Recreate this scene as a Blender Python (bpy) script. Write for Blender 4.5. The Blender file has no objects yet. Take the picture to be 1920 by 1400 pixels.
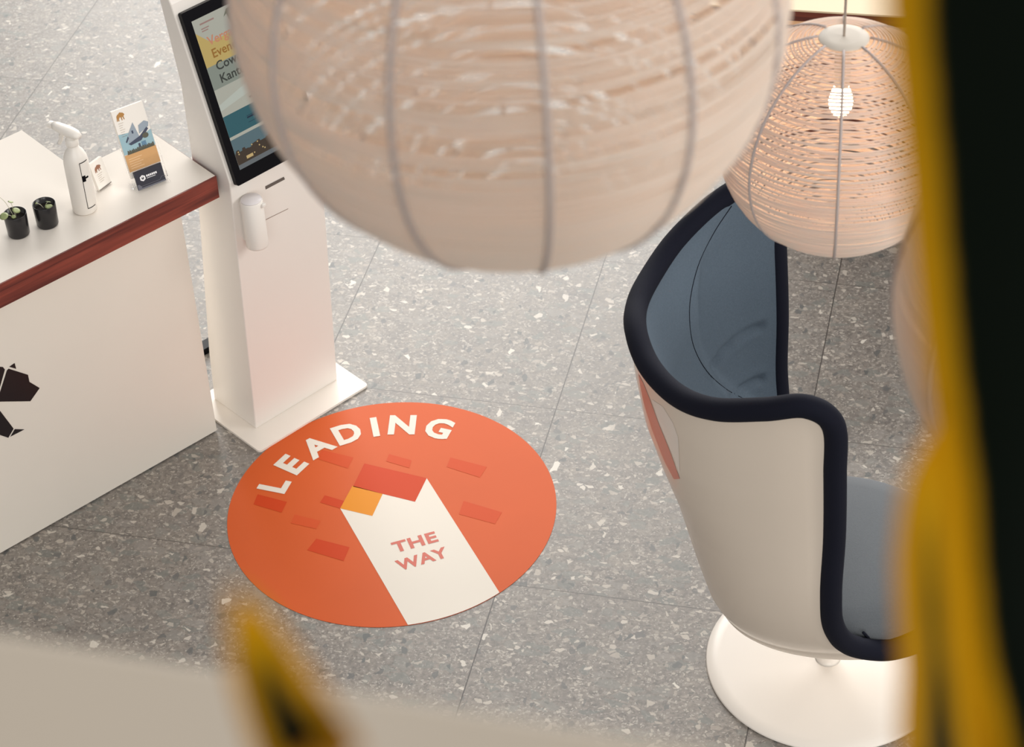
import bpy, bmesh, math, random
from mathutils import Vector, Matrix
from mathutils.bvhtree import BVHTree
random.seed(7)
S = bpy.context.scene
COL = S.collection
R = math.radians

# ------------------------------------------------------------------ camera
CH = 4.8416                       # eye height over the hall floor (upper gallery)
FPX, PITCH, ROLL = 4392.0, 0.6871626, -0.0598354
_F = Vector((0, math.cos(PITCH), -math.sin(PITCH)))
_r = Vector((1, 0, 0)); _u = _r.cross(_F)
_R = math.cos(ROLL) * _r + math.sin(ROLL) * _u
_U = -math.sin(ROLL) * _r + math.cos(ROLL) * _u
EYE = Vector((0, 0, CH))
cd = bpy.data.cameras.new('camera'); cam = bpy.data.objects.new('camera', cd); COL.objects.link(cam)
M = Matrix((_R, _U, -_F)).transposed().to_4x4(); M.translation = EYE
cam.matrix_world = M
cd.sensor_width = 36; cd.lens = FPX / 1920 * 36
cd.clip_start = 0.02; cd.clip_end = 100
cd.dof.use_dof = True; cd.dof.focus_distance = 6.5; cd.dof.aperture_fstop = (cd.lens / 1000) / 0.0125
S.camera = cam

# ------------------------------------------------------------------ light and exposure
S.view_settings.view_transform = 'Standard'; S.view_settings.look = 'None'
S.view_settings.gamma = 1; S.view_settings.use_curve_mapping = False
S.view_settings.exposure = 0.0
w = bpy.data.worlds.new('daylight'); S.world = w; w.use_nodes = True
wn = w.node_tree.nodes['Background']
wn.inputs[0].default_value = (1.0, 0.98, 0.955, 1); wn.inputs[1].default_value = 0.42

def area(name, loc, target, sx, sy, power, col):
    l = bpy.data.lights.new(name, 'AREA'); l.shape = 'RECTANGLE'; l.size = sx; l.size_y = sy
    l.energy = power; l.color = col
    o = bpy.data.objects.new(name, l); COL.objects.link(o); o.location = loc
    o.rotation_euler = (Vector(target) - Vector(loc)).to_track_quat('-Z', 'Y').to_euler()
    return o
area('far_window_light', (2.5, 15.0, 5.0), (0.6, 6, 0.5), 13, 7.0, 2000, (1.0, 0.98, 0.95))
area('side_window_light', (8.0, 2.5, 5.5), (0, 5.3, 0.5), 6, 4, 430, (1.0, 0.965, 0.92))
area('skylight', (1.5, 5.0, 9.5), (0, 5.5, 0), 6, 6, 60, (1.0, 0.96, 0.91))
area('front_fill_light', (1.0, -7.0, 6.0), (-0.2, 5, 0.9), 9, 4, 650, (1.0, 0.985, 0.96))  # added fill from behind the camera, brightens the upright faces

def ray(x, y):
    return _F + _R * ((x - 960) / FPX) - _U * ((y - 700) / FPX)
def at(x, y, z=0.0):
    d = ray(x, y); return EYE + d * ((z - CH) / d.z)
def hit(x, y, p0, n):
    d = ray(x, y); return EYE + d * ((Vector(p0) - EYE).dot(n) / d.dot(n))

# ------------------------------------------------------------------ materials
def srgb(r, g, b):
    f = lambda c: (c / 255 / 12.92) if c / 255 <= 0.04045 else ((c / 255 + 0.055) / 1.055) ** 2.4
    return (f(r), f(g), f(b), 1)
def mat(name, col, rough=0.5, metal=0, spec=0.5, noise=0, nscale=20, bump=0, bscale=200, emit=None, estr=0, **kw):
    m = bpy.data.materials.new(name); m.use_nodes = True; nt = m.node_tree; b = nt.nodes['Principled BSDF']
    b.inputs['Base Color'].default_value = col; b.inputs['Roughness'].default_value = rough
    b.inputs['Metallic'].default_value = metal; b.inputs['Specular IOR Level'].default_value = spec
    for k, v in kw.items(): b.inputs[k.replace('_', ' ')].default_value = v
    tc = nt.nodes.new('ShaderNodeTexCoord')
    if noise:
        n = nt.nodes.new('ShaderNodeTexNoise'); n.inputs['Scale'].default_value = nscale; n.inputs['Detail'].default_value = 5
        r = nt.nodes.new('ShaderNodeValToRGB')
        r.color_ramp.elements[0].position = 0.3; r.color_ramp.elements[1].position = 0.7
        r.color_ramp.elements[0].color = tuple(c * (1 - noise) for c in col[:3]) + (1,)
        r.color_ramp.elements[1].color = tuple(min(1, c * (1 + noise)) for c in col[:3]) + (1,)
        nt.links.new(tc.outputs['Object'], n.inputs['Vector']); nt.links.new(n.outputs['Fac'], r.inputs['Fac'])
        nt.links.new(r.outputs['Color'], b.inputs['Base Color'])
    if bump:
        n = nt.nodes.new('ShaderNodeTexNoise'); n.inputs['Scale'].default_value = bscale; n.inputs['Detail'].default_value = 3
        u = nt.nodes.new('ShaderNodeBump'); u.inputs['Strength'].default_value = bump; u.inputs['Distance'].default_value = 0.002
        nt.links.new(tc.outputs['Object'], n.inputs['Vector']); nt.links.new(n.outputs['Fac'], u.inputs['Height'])
        nt.links.new(u.outputs['Normal'], b.inputs['Normal'])
    if emit:
        b.inputs['Emission Color'].default_value = emit; b.inputs['Emission Strength'].default_value = estr
    return m

def terrazzo():
    m = bpy.data.materials.new('terrazzo_tile'); m.use_nodes = True; nt = m.node_tree; N = nt.nodes; L = nt.links
    b = N['Principled BSDF']; b.inputs['Roughness'].default_value = 0.42; b.inputs['Specular IOR Level'].default_value = 0.62
    tc = N.new('ShaderNodeTexCoord')
    def math_(op, a, c=None, clamp=False):
        n = N.new('ShaderNodeMath'); n.operation = op; n.use_clamp = clamp
        for i, v in enumerate((a, c)):
            if v is None: continue
            if isinstance(v, (int, float)): n.inputs[i].default_value = v
            else: L.new(v, n.inputs[i])
        return n.outputs[0]
    def mix(f, a, c):
        n = N.new('ShaderNodeMix'); n.data_type = 'RGBA'
        if isinstance(f, (int, float)): n.inputs[0].default_value = f
        else: L.new(f, n.inputs[0])
        for i, v in ((6, a), (7, c)):
            if isinstance(v, tuple): n.inputs[i].default_value = v
            else: L.new(v, n.inputs[i])
        return n.outputs[2]
    def ramp(f, stops):
        n = N.new('ShaderNodeValToRGB'); e = n.color_ramp.elements
        while len(e) < len(stops): e.new(0.5)
        for k, (p, c) in enumerate(stops): e[k].position = p; e[k].color = c
        L.new(f, n.inputs[0]); return n.outputs[0]
    sep = N.new('ShaderNodeSeparateXYZ'); L.new(tc.outputs['Object'], sep.inputs[0])
    u = math_('DIVIDE', sep.outputs[0], 0.8); v = math_('DIVIDE', sep.outputs[1], 0.8)
    fu = math_('FLOOR', u); fv = math_('FLOOR', v)
    # a different cut of stone for each tile
    off = N.new('ShaderNodeCombineXYZ')
    L.new(math_('MULTIPLY', fu, 3.7), off.inputs[0]); L.new(math_('MULTIPLY', fv, 5.3), off.inputs[1])
    L.new(math_('ADD', math_('MULTIPLY', fu, 1.9), math_('MULTIPLY', fv, 2.3)), off.inputs[2])
    add = N.new('ShaderNodeVectorMath'); add.operation = 'ADD'
    L.new(tc.outputs['Object'], add.inputs[0]); L.new(off.outputs[0], add.inputs[1])
    wob = N.new('ShaderNodeTexNoise'); wob.inputs['Scale'].default_value = 38; wob.inputs['Detail'].default_value = 3
    L.new(add.outputs[0], wob.inputs['Vector'])
    wsc = N.new('ShaderNodeVectorMath'); wsc.operation = 'SCALE'; wsc.inputs['Scale'].default_value = 0.022
    L.new(wob.outputs['Color'], wsc.inputs[0])
    P = N.new('ShaderNodeVectorMath'); P.operation = 'ADD'; L.new(add.outputs[0], P.inputs[0]); L.new(wsc.outputs[0], P.inputs[1])
    def noise(scale, detail, vec):
        n = N.new('ShaderNodeTexNoise'); n.inputs['Scale'].default_value = scale; n.inputs['Detail'].default_value = detail
        n.inputs['Roughness'].default_value = 0.65
        L.new(vec, n.inputs['Vector']); return n.outputs['Fac']
    base = ramp(noise(60, 8, add.outputs[0]), [(0.3, srgb(110, 105, 100)), (0.5, srgb(140, 134, 127)), (0.72, srgb(166, 159, 150))])
    big = ramp(noise(13, 6, add.outputs[0]), [(0.3, (0.68, 0.675, 0.69, 1)), (0.7, (0.98, 0.955, 0.93, 1))])
    mu = N.new('ShaderNodeMix'); mu.data_type = 'RGBA'; mu.blend_type = 'MULTIPLY'; mu.inputs[0].default_value = 1
    L.new(base, mu.inputs[6]); L.new(big, mu.inputs[7]); col = mu.outputs[2]
    def chips(scale, keep, edge, stops, strength, col, rnd=1.0, squash=None):
        vec = P.outputs[0]
        if squash:
            mp = N.new('ShaderNodeMapping'); mp.inputs['Scale'].default_value = squash[0]; mp.inputs['Rotation'].default_value = (0, 0, squash[1])
            L.new(vec, mp.inputs['Vector']); vec = mp.outputs[0]
        a = N.new('ShaderNodeTexVoronoi'); a.voronoi_dimensions = '2D'; a.inputs['Scale'].default_value = scale; a.inputs['Randomness'].default_value = rnd
        L.new(vec, a.inputs['Vector'])
        e = N.new('ShaderNodeTexVoronoi'); e.voronoi_dimensions = '2D'; e.feature = 'DISTANCE_TO_EDGE'; e.inputs['Scale'].default_value = scale; e.inputs['Randomness'].default_value = rnd
        L.new(vec, e.inputs['Vector'])
        sc = N.new('ShaderNodeSeparateColor'); L.new(a.outputs['Color'], sc.inputs[0])
        k = math_('LESS_THAN', sc.outputs[0], keep)
        # each chip keeps its own size
        thr = math_('MULTIPLY_ADD', sc.outputs[1], edge); nt.nodes[-1].inputs[2].default_value = edge * 0.4
        inside = math_('MULTIPLY', math_('SUBTRACT', e.outputs['Distance'], thr), 22, True)
        f = math_('MULTIPLY', math_('MULTIPLY', inside, k), strength)
        return mix(f, col, ramp(sc.outputs[2], stops))
    col = chips(170, 0.40, 0.10, [(0, srgb(88, 83, 80)), (0.45, srgb(148, 142, 135)), (1, srgb(198, 191, 181))], 0.6, col)
    col = chips(17, 0.30, 0.10, [(0, srgb(112, 116, 112)), (0.5, srgb(126, 127, 121)), (1, srgb(142, 136, 130))], 0.6, col, squash=((1, 1.7, 1), 0.5))
    col = chips(75, 0.20, 0.13, [(0, srgb(100, 99, 96)), (0.5, srgb(146, 138, 130)), (1, srgb(196, 188, 176))], 0.7, col, squash=((1, 1.5, 1), -0.7))
    col = chips(46, 0.09, 0.17, [(0, srgb(160, 150, 140)), (0.6, srgb(188, 179, 167)), (1, srgb(216, 208, 196))], 0.75, col, squash=((1, 1.4, 1), 0.9))
    col = chips(24, 0.022, 0.20, [(0, srgb(180, 170, 158)), (1, srgb(226, 220, 208))], 0.8, col, squash=((1.6, 1, 1), 0.2))
    col = chips(33, 0.06, 0.16, [(0, srgb(84, 88, 88)), (1, srgb(104, 102, 100))], 0.8, col, squash=((1.5, 1, 1), 0.4))
    # joints: the long ones across are finer than the long ones away
    def joint(t, half):
        fr = math_('FRACT', t); d = math_('MINIMUM', fr, math_('SUBTRACT', 1.0, fr)); return math_('LESS_THAN', d, half / 0.8)
    j1 = joint(u, 0.0019); j2 = joint(v, 0.0016)
    gone = math_('MULTIPLY', math_('LESS_THAN', v, -1.0), math_('MULTIPLY', math_('LESS_THAN', u, -0.9), math_('GREATER_THAN', u, -1.1)))
    j1 = math_('MULTIPLY', j1, math_('SUBTRACT', 1.0, gone))
    col = mix(math_('MULTIPLY', j1, 0.9), col, srgb(60, 54, 50)); col = mix(math_('MULTIPLY', j2, 0.75), col, srgb(70, 64, 60))
    L.new(col, b.inputs['Base Color'])
    rr = ramp(noise(60, 4, add.outputs[0]), [(0.3, (0.36,) * 3 + (1,)), (0.7, (0.5,) * 3 + (1,))]); L.new(rr, b.inputs['Roughness'])
    return m

def wood(name, c1, c2, axis=0):
    m = bpy.data.materials.new(name); m.use_nodes = True; nt = m.node_tree; N = nt.nodes; L = nt.links
    b = N['Principled BSDF']; b.inputs['Roughness'].default_value = 0.45
    tc = N.new('ShaderNodeTexCoord'); mp = N.new('ShaderNodeMapping')
    mp.inputs['Scale'].default_value = (2.5, 40, 60) if axis == 0 else (40, 2.5, 60)
    n = N.new('ShaderNodeTexNoise'); n.inputs['Scale'].default_value = 1.0; n.inputs['Detail'].default_value = 8; n.inputs['Distortion'].default_value = 0.6
    r = N.new('ShaderNodeValToRGB'); r.color_ramp.elements[0].position = 0.35; r.color_ramp.elements[1].position = 0.66
    r.color_ramp.elements[0].color = c1; r.color_ramp.elements[1].color = c2
    L.new(tc.outputs['Object'], mp.inputs[0]); L.new(mp.outputs[0], n.inputs['Vector']); L.new(n.outputs['Fac'], r.inputs[0]); L.new(r.outputs[0], b.inputs['Base Color'])
    return m

M_floor = terrazzo()
M_white = mat('white_laminate', srgb(229, 221, 211), 0.6, spec=0.25, noise=0.015, nscale=3)
M_front = mat('white_panel', srgb(226, 219, 208), 0.45, noise=0.015, nscale=3)
M_kiosk = mat('white_powder_coat', srgb(232, 226, 219), 0.38, noise=0.01, nscale=3)
M_plate = mat('white_steel_plate', srgb(240, 232, 222), 0.3, noise=0.01, nscale=3)
M_walnut = wood('red_walnut', srgb(88, 34, 28), srgb(138, 62, 48))
M_black = mat('black_plastic', srgb(10, 9, 14), 0.25, spec=0.12)
M_blackmat = mat('black_vinyl', srgb(22, 16, 20), 0.35)
M_pot = mat('black_glazed_pot', srgb(30, 28, 30), 0.22)
M_soil = mat('dark_soil', srgb(30, 22, 18), 0.9, noise=0.4, nscale=90)
M_leafs = mat('pale_green_leaf', srgb(150, 160, 110), 0.45, noise=0.12, nscale=60)
M_stem = mat('pale_stem', srgb(190, 185, 160), 0.5)
M_orange = mat('orange_vinyl', srgb(206, 90, 38), 0.5, noise=0.04, nscale=2.2, spec=0.2)
M_red = mat('red_vinyl', srgb(200, 66, 24), 0.5, spec=0.15)
M_redsoft = mat('soft_red_vinyl', srgb(204, 78, 34), 0.5, spec=0.15)
M_pinkish = mat('pale_red_vinyl', srgb(206, 82, 38), 0.5, spec=0.15)
M_yellow = mat('amber_vinyl', srgb(224, 142, 36), 0.5, spec=0.15)
M_vinylw = mat('white_vinyl', srgb(228, 220, 208), 0.55, spec=0.2)
M_vtext = mat('brick_red_print', srgb(196, 84, 60), 0.45)
M_shell = mat('chair_shell_lacquer', srgb(214, 201, 186), 0.25, noise=0.01, nscale=3)
M_rim = mat('navy_wool', srgb(15, 17, 30), 0.9, bump=0.3, bscale=600, spec=0.2)
M_fabric = mat('slate_blue_felt', srgb(88, 100, 112), 0.95, noise=0.07, nscale=220, bump=0.35, bscale=500, spec=0.15)
M_seat = mat('grey_felt', srgb(88, 92, 96), 0.9, noise=0.06, nscale=220, bump=0.35, bscale=500, Sheen_Weight=0.2)
M_stick1 = mat('coral_sticker', srgb(206, 132, 116), 0.4)
M_stick2 = mat('pale_sticker', srgb(222, 212, 202), 0.35)
M_par = mat('painted_plaster', srgb(194, 182, 166), 0.7, noise=0.02, nscale=4)
M_cream = mat('cream_laminate', srgb(216, 194, 160), 0.6, noise=0.01, nscale=3)
M_gold = mat('golden_print', srgb(176, 126, 62), 0.5)
M_paper = mat('white_paper', srgb(238, 232, 224), 0.5)
M_greyp = mat('grey_print', srgb(196, 184, 172), 0.5)
M_acryl = mat('clear_acrylic', (1, 1, 1, 1), 0.03, Transmission_Weight=1.0, IOR=1.06)
M_bottle = mat('white_bottle_plastic', srgb(232, 226, 218), 0.35)
M_cord = mat('grey_cord', srgb(186, 172, 160), 0.8)
M_rib = mat('grey_rib_wire', srgb(178, 166, 162), 0.7)
M_cap = mat('matte_white_cap', srgb(206, 197, 185), 0.7)
M_claypot = mat('dark_clay_pot', srgb(60, 54, 48), 0.7, noise=0.1)

def string_mat(name, col, glow):
    m = bpy.data.materials.new(name); m.use_nodes = True; nt = m.node_tree; N = nt.nodes; L = nt.links
    for n in list(N): N.remove(n)
    o = N.new('ShaderNodeOutputMaterial'); d = N.new('ShaderNodeBsdfDiffuse'); t = N.new('ShaderNodeBsdfTranslucent'); x = N.new('ShaderNodeMixShader')
    d.inputs[0].default_value = col; t.inputs[0].default_value = glow; x.inputs[0].default_value = 0.3
    L.new(d.outputs[0], x.inputs[1]); L.new(t.outputs[0], x.inputs[2]); L.new(x.outputs[0], o.inputs[0]); return m
M_string = string_mat('ivory_paper_string', srgb(238, 227, 214), srgb(236, 204, 182))

def bulb_mat():
    return mat('lit_bulb_glass', srgb(255, 244, 225), 0.4, emit=(1.0, 0.80, 0.55, 1), estr=14)
M_bulb = bulb_mat()

# ------------------------------------------------------------------ helpers
def mesh(name, vs, fs, m, parent=None, smooth=False, uv=None):
    me = bpy.data.meshes.new(name); me.from_pydata([tuple(v) for v in vs], [], fs); me.update()
    bm = bmesh.new(); bm.from_mesh(me); bmesh.ops.remove_doubles(bm, verts=bm.verts, dist=1e-6)
    bmesh.ops.recalc_face_normals(bm, faces=bm.faces); bm.to_mesh(me); bm.free()
    if smooth:
        for p in me.polygons: p.use_smooth = True
    o = bpy.data.objects.new(name, me); COL.objects.link(o)
    if m: me.materials.append(m)
    if parent: o.parent = parent
    return o
def tag(o, label=None, cat=None, group=None, kind=None):
    if label: o['label'] = label
    if cat: o['category'] = cat
    if group: o['group'] = group
    if kind: o['kind'] = kind
    return o
def empty(name, loc, rz, label, cat, group=None):
    o = bpy.data.objects.new(name, None); COL.objects.link(o); o.location = loc; o.rotation_euler = (0, 0, rz)
    o.empty_display_size = 0.1
    return tag(o, label, cat, group)
def frame(loc, rz):
    m = Matrix.Rotation(rz, 4, 'Z'); m.translation = Vector(loc); return m, m.inverted()
def prism(pts, z0, z1):
    n = len(pts); vs = [(x, y, z0) for x, y in pts] + [(x, y, z1) for x, y in pts]
    return vs, [tuple(range(n))[::-1], tuple(range(n, 2 * n))] + [(i, (i + 1) % n, (i + 1) % n + n, i + n) for i in range(n)]
def boxv(x0, x1, y0, y1, z0, z1): return prism([(x0, y0), (x1, y0), (x1, y1), (x0, y1)], z0, z1)
def bevel(o, wd=0.003, seg=3):
    b = o.modifiers.new('bevel', 'BEVEL'); b.width = wd; b.segments = seg; b.limit_method = 'ANGLE'; b.angle_limit = R(40); return o
def join(parts):
    vs, fs = [], []
    for v, f in parts:
        n = len(vs); vs += list(v); fs += [tuple(i + n for i in q) for q in f]
    return vs, fs
def lathe(prof, n=48, c=(0, 0), closed=False):
    vs, fs = [], []
    for r, z in prof:
        for k in range(n):
            a = 2 * math.pi * k / n; vs.append((c[0] + r * math.cos(a), c[1] + r * math.sin(a), z))
    m = len(prof)
    for i in range(m - 1 + (1 if closed else 0)):
        j = (i + 1) % m
        for k in range(n):
            q = (k + 1) % n; fs.append((i * n + k, i * n + q, j * n + q, j * n + k))
    return vs, fs
def tube(path, r, n=8, closed=False, cap=True):
    P = [Vector(p) for p in path]; N = len(P); rr = r if isinstance(r, (list, tuple)) else [r] * N
    vs, fs = [], []; prev = None
    for i, p in enumerate(P):
        a = P[(i - 1) % N] if (closed or i > 0) else P[0]; b = P[(i + 1) % N] if (closed or i < N - 1) else P[-1]
        t = (b - a).normalized()
        if prev is None:
            prev = t.orthogonal().normalized()
        x = (prev - t * prev.dot(t)).normalized(); prev = x; y = t.cross(x)
        for k in range(n):
            an = 2 * math.pi * k / n; vs.append(p + x * (rr[i] * math.cos(an)) + y * (rr[i] * math.sin(an)))
    for i in range(N if closed else N - 1):
        j = (i + 1) % N
        if closed and j == 0:       # match the ring's twist at the seam
            best = min(range(n), key=lambda s: (vs[i * n] - vs[s]).length)
        else: best = 0
        for k in range(n):
            q = (k + 1) % n; fs.append((i * n + k, i * n + q, j * n + (q + best) % n, j * n + (k + best) % n))
    if cap and not closed:
        fs.append(tuple(range(n))[::-1]); fs.append(tuple((N - 1) * n + k for k in range(n)))
    return vs, fs
def catmull(P, m=8):
    P = [Vector(p) for p in P]; Q = [P[0] * 2 - P[1]] + P + [P[-1] * 2 - P[-2]]; out = []
    for i in range(1, len(Q) - 2):
        a, b, c, d = Q[i - 1:i + 3]
        for k in range(m):
            t = k / m; out.append(0.5 * ((2 * b) + (c - a) * t + (2 * a - 5 * b + 4 * c - d) * t * t + (3 * b - a - 3 * c + d) * t ** 3))
    out.append(P[-1]); return out
def flat(pts, z=0):           # one flat polygon
    return [(x, y, z) for x, y in pts], [tuple(range(len(pts)))]
def rect(x0, y0, x1, y1, z=0): return flat([(x0, y0), (x1, y0), (x1, y1), (x0, y1)], z)
def text_geo(s, size, bold=0.0, sx=1.0, center=True, space=1.0):
    cu = bpy.data.curves.new('t', 'FONT'); cu.body = s; cu.size = size; cu.offset = bold; cu.space_character = space
    cu.fill_mode = 'FRONT'; cu.resolution_u = 3
    if center: cu.align_x = 'CENTER'; cu.align_y = 'CENTER'
    o = bpy.data.objects.new('t', cu); COL.objects.link(o)
    dg = bpy.context.evaluated_depsgraph_get(); me = bpy.data.meshes.new_from_object(o.evaluated_get(dg))
    vs = [(v.co.x * sx, v.co.y, 0) for v in me.vertices]; fs = [tuple(p.vertices) for p in me.polygons]
    bpy.data.objects.remove(o); bpy.data.curves.remove(cu); bpy.data.meshes.remove(me)
    return vs, fs
def move(g, mtx):
    return [mtx @ Vector(v) for v in g[0]], g[1]
def T(x, y, z=0, rz=0): return Matrix.Translation((x, y, z)) @ Matrix.Rotation(rz, 4, 'Z')

# ------------------------------------------------------------------ floor
GA = -0.262747
fl = mesh('floor', *boxv(-9, 9, -9.6, 8, -0.05, 0), M_floor)
ca, sa = math.cos(GA), math.sin(GA); u0, v0 = -1.35354847, 6.34602322
fl.rotation_euler = (0, 0, GA); fl.location = (ca * u0 - sa * v0, sa * u0 + ca * v0, 0)
tag(fl, kind='structure')

# ------------------------------------------------------------------ gallery parapet (the pale out-of-focus ledge below the eye)
PZ = 4.19
e0, e1 = at(-500, 1100, PZ), at(2500, 1585, PZ)
dr = (e1 - e0).normalized(); nb = Vector((dr.y, -dr.x, 0))
q = [e0, e1, e1 + nb * 0.44, e0 + nb * 0.44]
par = mesh('wall_gallery_parapet', *prism([(p.x, p.y) for p in q], 3.05, PZ), M_par); tag(par, kind='structure'); bevel(par, 0.004)

# ------------------------------------------------------------------ reception counter
CA = R(39.3); C0 = (-0.95064, 5.69703, 0); TOPZ = 1.0
cr = empty('reception_counter', C0, CA, 'white reception counter with a reddish walnut edge along its thick top', 'counter')
mesh('body', *prism([(-2.6, 0), (0, 0), (0, 0.19), (-0.3, 0.19), (-0.3, 0.46), (-2.6, 0.46)], 0.006, 0.927), M_front, cr)
tp = mesh('countertop', *prism([(-2.7, -0.098), (0.077, -0.098), (0.077, 0.219), (-0.196, 0.219), (-0.196, 0.518), (-2.7, 0.518)], 0.927, TOPZ), M_white, cr)
bd = mesh('walnut_edge', *join([boxv(-2.7, 0.0785, -0.1025, -0.0981, 0.924, TOPZ - 0.001), boxv(0.0771, 0.0785, -0.098, 0.219, 0.924, TOPZ - 0.001)]), M_walnut, cr)
bd['label'] = 'reddish walnut edge band of the countertop'
mc, mci = frame(C0, CA)
nrm = Vector((math.sin(CA), -math.cos(CA), 0))
def onfront(x, y):
    p = mci @ hit(x, y, C0, nrm); return (p.x, p.z)
def c5(x, y): return (x / 7.78, 660 + y / 7.778)
logo = []
def fr_poly(pts):
    P = [onfront(*c5(*p)) for p in pts]
    n = len(P); vs = [(a, -0.0003, z) for a, z in P] + [(a, -0.0016, z) for a, z in P]
    return vs, [tuple(range(n)), tuple(range(n, 2 * n))[::-1]] + [(i, (i + 1) % n, (i + 1) % n + n, i + n) for i in range(n)]
for pts in ([(125, 240), (405, 328), (425, 430), (575, 520), (440, 712), (-20, 718), (-20, 640), (100, 262)],
            [(135, 210), (210, 158), (232, 240)],
            [(68, 250), (-30, 600), (-60, 720), (-420, 700), (-560, 420), (-420, 150), (-120, 200), (40, 215)],
            [(-150, 790), (0, 855), (195, 1112), (118, 1245), (0, 1205), (-120, 1100), (-260, 900)],
            [(215, 1120), (350, 1125), (150, 1228)],
            [(-600, 470), (-460, 720), (-520, 1100), (-640, 1240), (-760, 1120), (-700, 760)]):
    logo.append(fr_poly(pts))
lg = mesh('bear_emblem', *join(logo), M_blackmat, cr); lg['label'] = 'faceted black bear emblem on the counter front'

# ------------------------------------------------------------------ things on the counter
def ctop(x, y): return at(x, y, TOPZ)
def plant(px, py, leaves, label, wire=False):
    p = ctop(px, py); e = empty('potted_plant', p + Vector((0, 0, 0.0005)), 0, label, 'plant', 'small potted plants on the counter')
    mesh('pot', *lathe([(0.0001, 0), (0.029, 0), (0.031, 0.004), (0.033, 0.07), (0.0325, 0.0715), (0.0305, 0.07), (0.029, 0.052), (0.0001, 0.052)], 40), M_pot, e, True)
    mesh('soil', *lathe([(0.0001, 0.056), (0.0285, 0.054), (0.0285, 0.05), (0.0001, 0.05)], 24), M_soil, e)
    for (x, y, z, r, tx, ty) in leaves:
        t = catmull([(x * 0.1, y * 0.1, 0.053), (x * 0.5, y * 0.5, 0.06 + (z - 0.06) * 0.7), (x, y, z)], 5)
        st = mesh('stem', *tube(t, 0.0009, 6), M_stem, e, True)
        prof = lathe([(0.0001, 0.0010), (r * 0.55, 0.0016), (r, 0.0002), (r * 0.55, 0.0002), (0.0001, 0)], 16)
        g = move(prof, Matrix.Translation((x, y, z)) @ Matrix.Rotation(tx, 4, 'X') @ Matrix.Rotation(ty, 4, 'Y') @ Matrix.Diagonal((1, 0.88, 1, 1)))
        mesh('leaf', *g, M_leafs, e, True)
    return e
plant(36, 438, [(-0.026, -0.022, 0.078, 0.0135, 0.5, -0.2), (0.006, 0.0, 0.080, 0.012, 0.2, 0.4), (-0.010, 0.022, 0.095, 0.008, -0.2, 0.3),
                (-0.045, 0.035, 0.110, 0.007, 1.2, 0.9), (-0.002, -0.014, 0.068, 0.007, 0.9, 0)], 'leafier small plant in a black pot, leaves spilling over its rim')
plant(90, 420, [(0.016, -0.010, 0.066, 0.0125, 0.25, 0.3), (0.012, 0.008, 0.070, 0.009, -0.6, 0.2), (-0.022, 0.006, 0.069, 0.004, 0.2, -0.4)], 'black pot beside the spray bottle, one small leaf inside')

# spray bottle
bp = ctop(160, 392)
VA = math.atan2(-bp.y, -bp.x)
sb = empty('spray_bottle', bp + Vector((0, 0, 0.0005)), VA, 'tall white trigger spray bottle with a thin black line on its label', 'bottle')
BR = 0.0355
mesh('bottle_body', *lathe([(0.0001, 0), (BR - 0.003, 0), (BR, 0.004), (BR, 0.165), (BR - 0.002, 0.180), (0.027, 0.198), (0.017, 0.212), (0.0145, 0.222), (0.0145, 0.232), (0.0001, 0.232)], 48), M_bottle, sb, True)
mesh('neck_ring', *lathe([(0.0001, 0.222), (0.0175, 0.222), (0.0185, 0.224), (0.0185, 0.240), (0.015, 0.246), (0.0001, 0.246)], 32), M_bottle, sb, True)
# the head points off to the left of the picture (local +Y is right of the viewer's line, so use -Y)
def slab(path, wds, hts):
    vs, fs = [], []
    for (y, z), wd, ht in zip(path, wds, hts):
        for k in range(12):
            a = 2 * math.pi * k / 12; ca_, sa_ = math.cos(a), math.sin(a)
            vs.append((wd * abs(ca_) ** 0.7 * (1 if ca_ > 0 else -1), y, z + ht * abs(sa_) ** 0.7 * (1 if sa_ > 0 else -1)))
    for i in range(len(path) - 1):
        for k in range(12):
            q_ = (k + 1) % 12; fs.append((i * 12 + k, i * 12 + q_, (i + 1) * 12 + q_, (i + 1) * 12 + k))
    fs += [tuple(range(12)), tuple(range((len(path) - 1) * 12, len(path) * 12))]
    return vs, fs
hd = join([slab([(0.026, 0.268), (0.016, 0.272), (0.0, 0.275), (-0.018, 0.279), (-0.034, 0.283), (-0.046, 0.284)], [0.007, 0.012, 0.0135, 0.013, 0.011, 0.0085], [0.006, 0.011, 0.0135, 0.012, 0.011, 0.0095]),
           lathe([(0.0001, 0.244), (0.0125, 0.244), (0.0115, 0.272), (0.0001, 0.272)], 20)])
HM = Matrix.Rotation(R(-42), 4, 'Z') @ Matrix.Translation((0, 0, -0.012)) @ Matrix.Diagonal((1.25, 1.25, 1.0, 1))
mesh('spray_head', *move(hd, HM), M_bottle, sb, True)
mesh('nozzle', *move(slab([(-0.044, 0.284), (-0.055, 0.284), (-0.056, 0.284)], [0.009, 0.009, 0.007], [0.009, 0.009, 0.007]), HM), M_bottle, sb)
tr = catmull([(0, -0.016, 0.270), (0, -0.026, 0.258), (0, -0.031, 0.240), (0, -0.038, 0.226)], 5)
mesh('trigger', *move(tube(tr, [0.006] * 8 + [0.005] * 8, 10), HM), M_bottle, sb, True)
def on_cyl(a0, a1, z0, z1, r, n=10):
    vs = []
    for k in range(n + 1):
        a = a0 + (a1 - a0) * k / n; vs += [(r * math.cos(a), r * math.sin(a), z0), (r * math.cos(a), r * math.sin(a), z1)]
    return vs, [(2 * k, 2 * k + 2, 2 * k + 3, 2 * k + 1) for k in range(n)]
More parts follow.
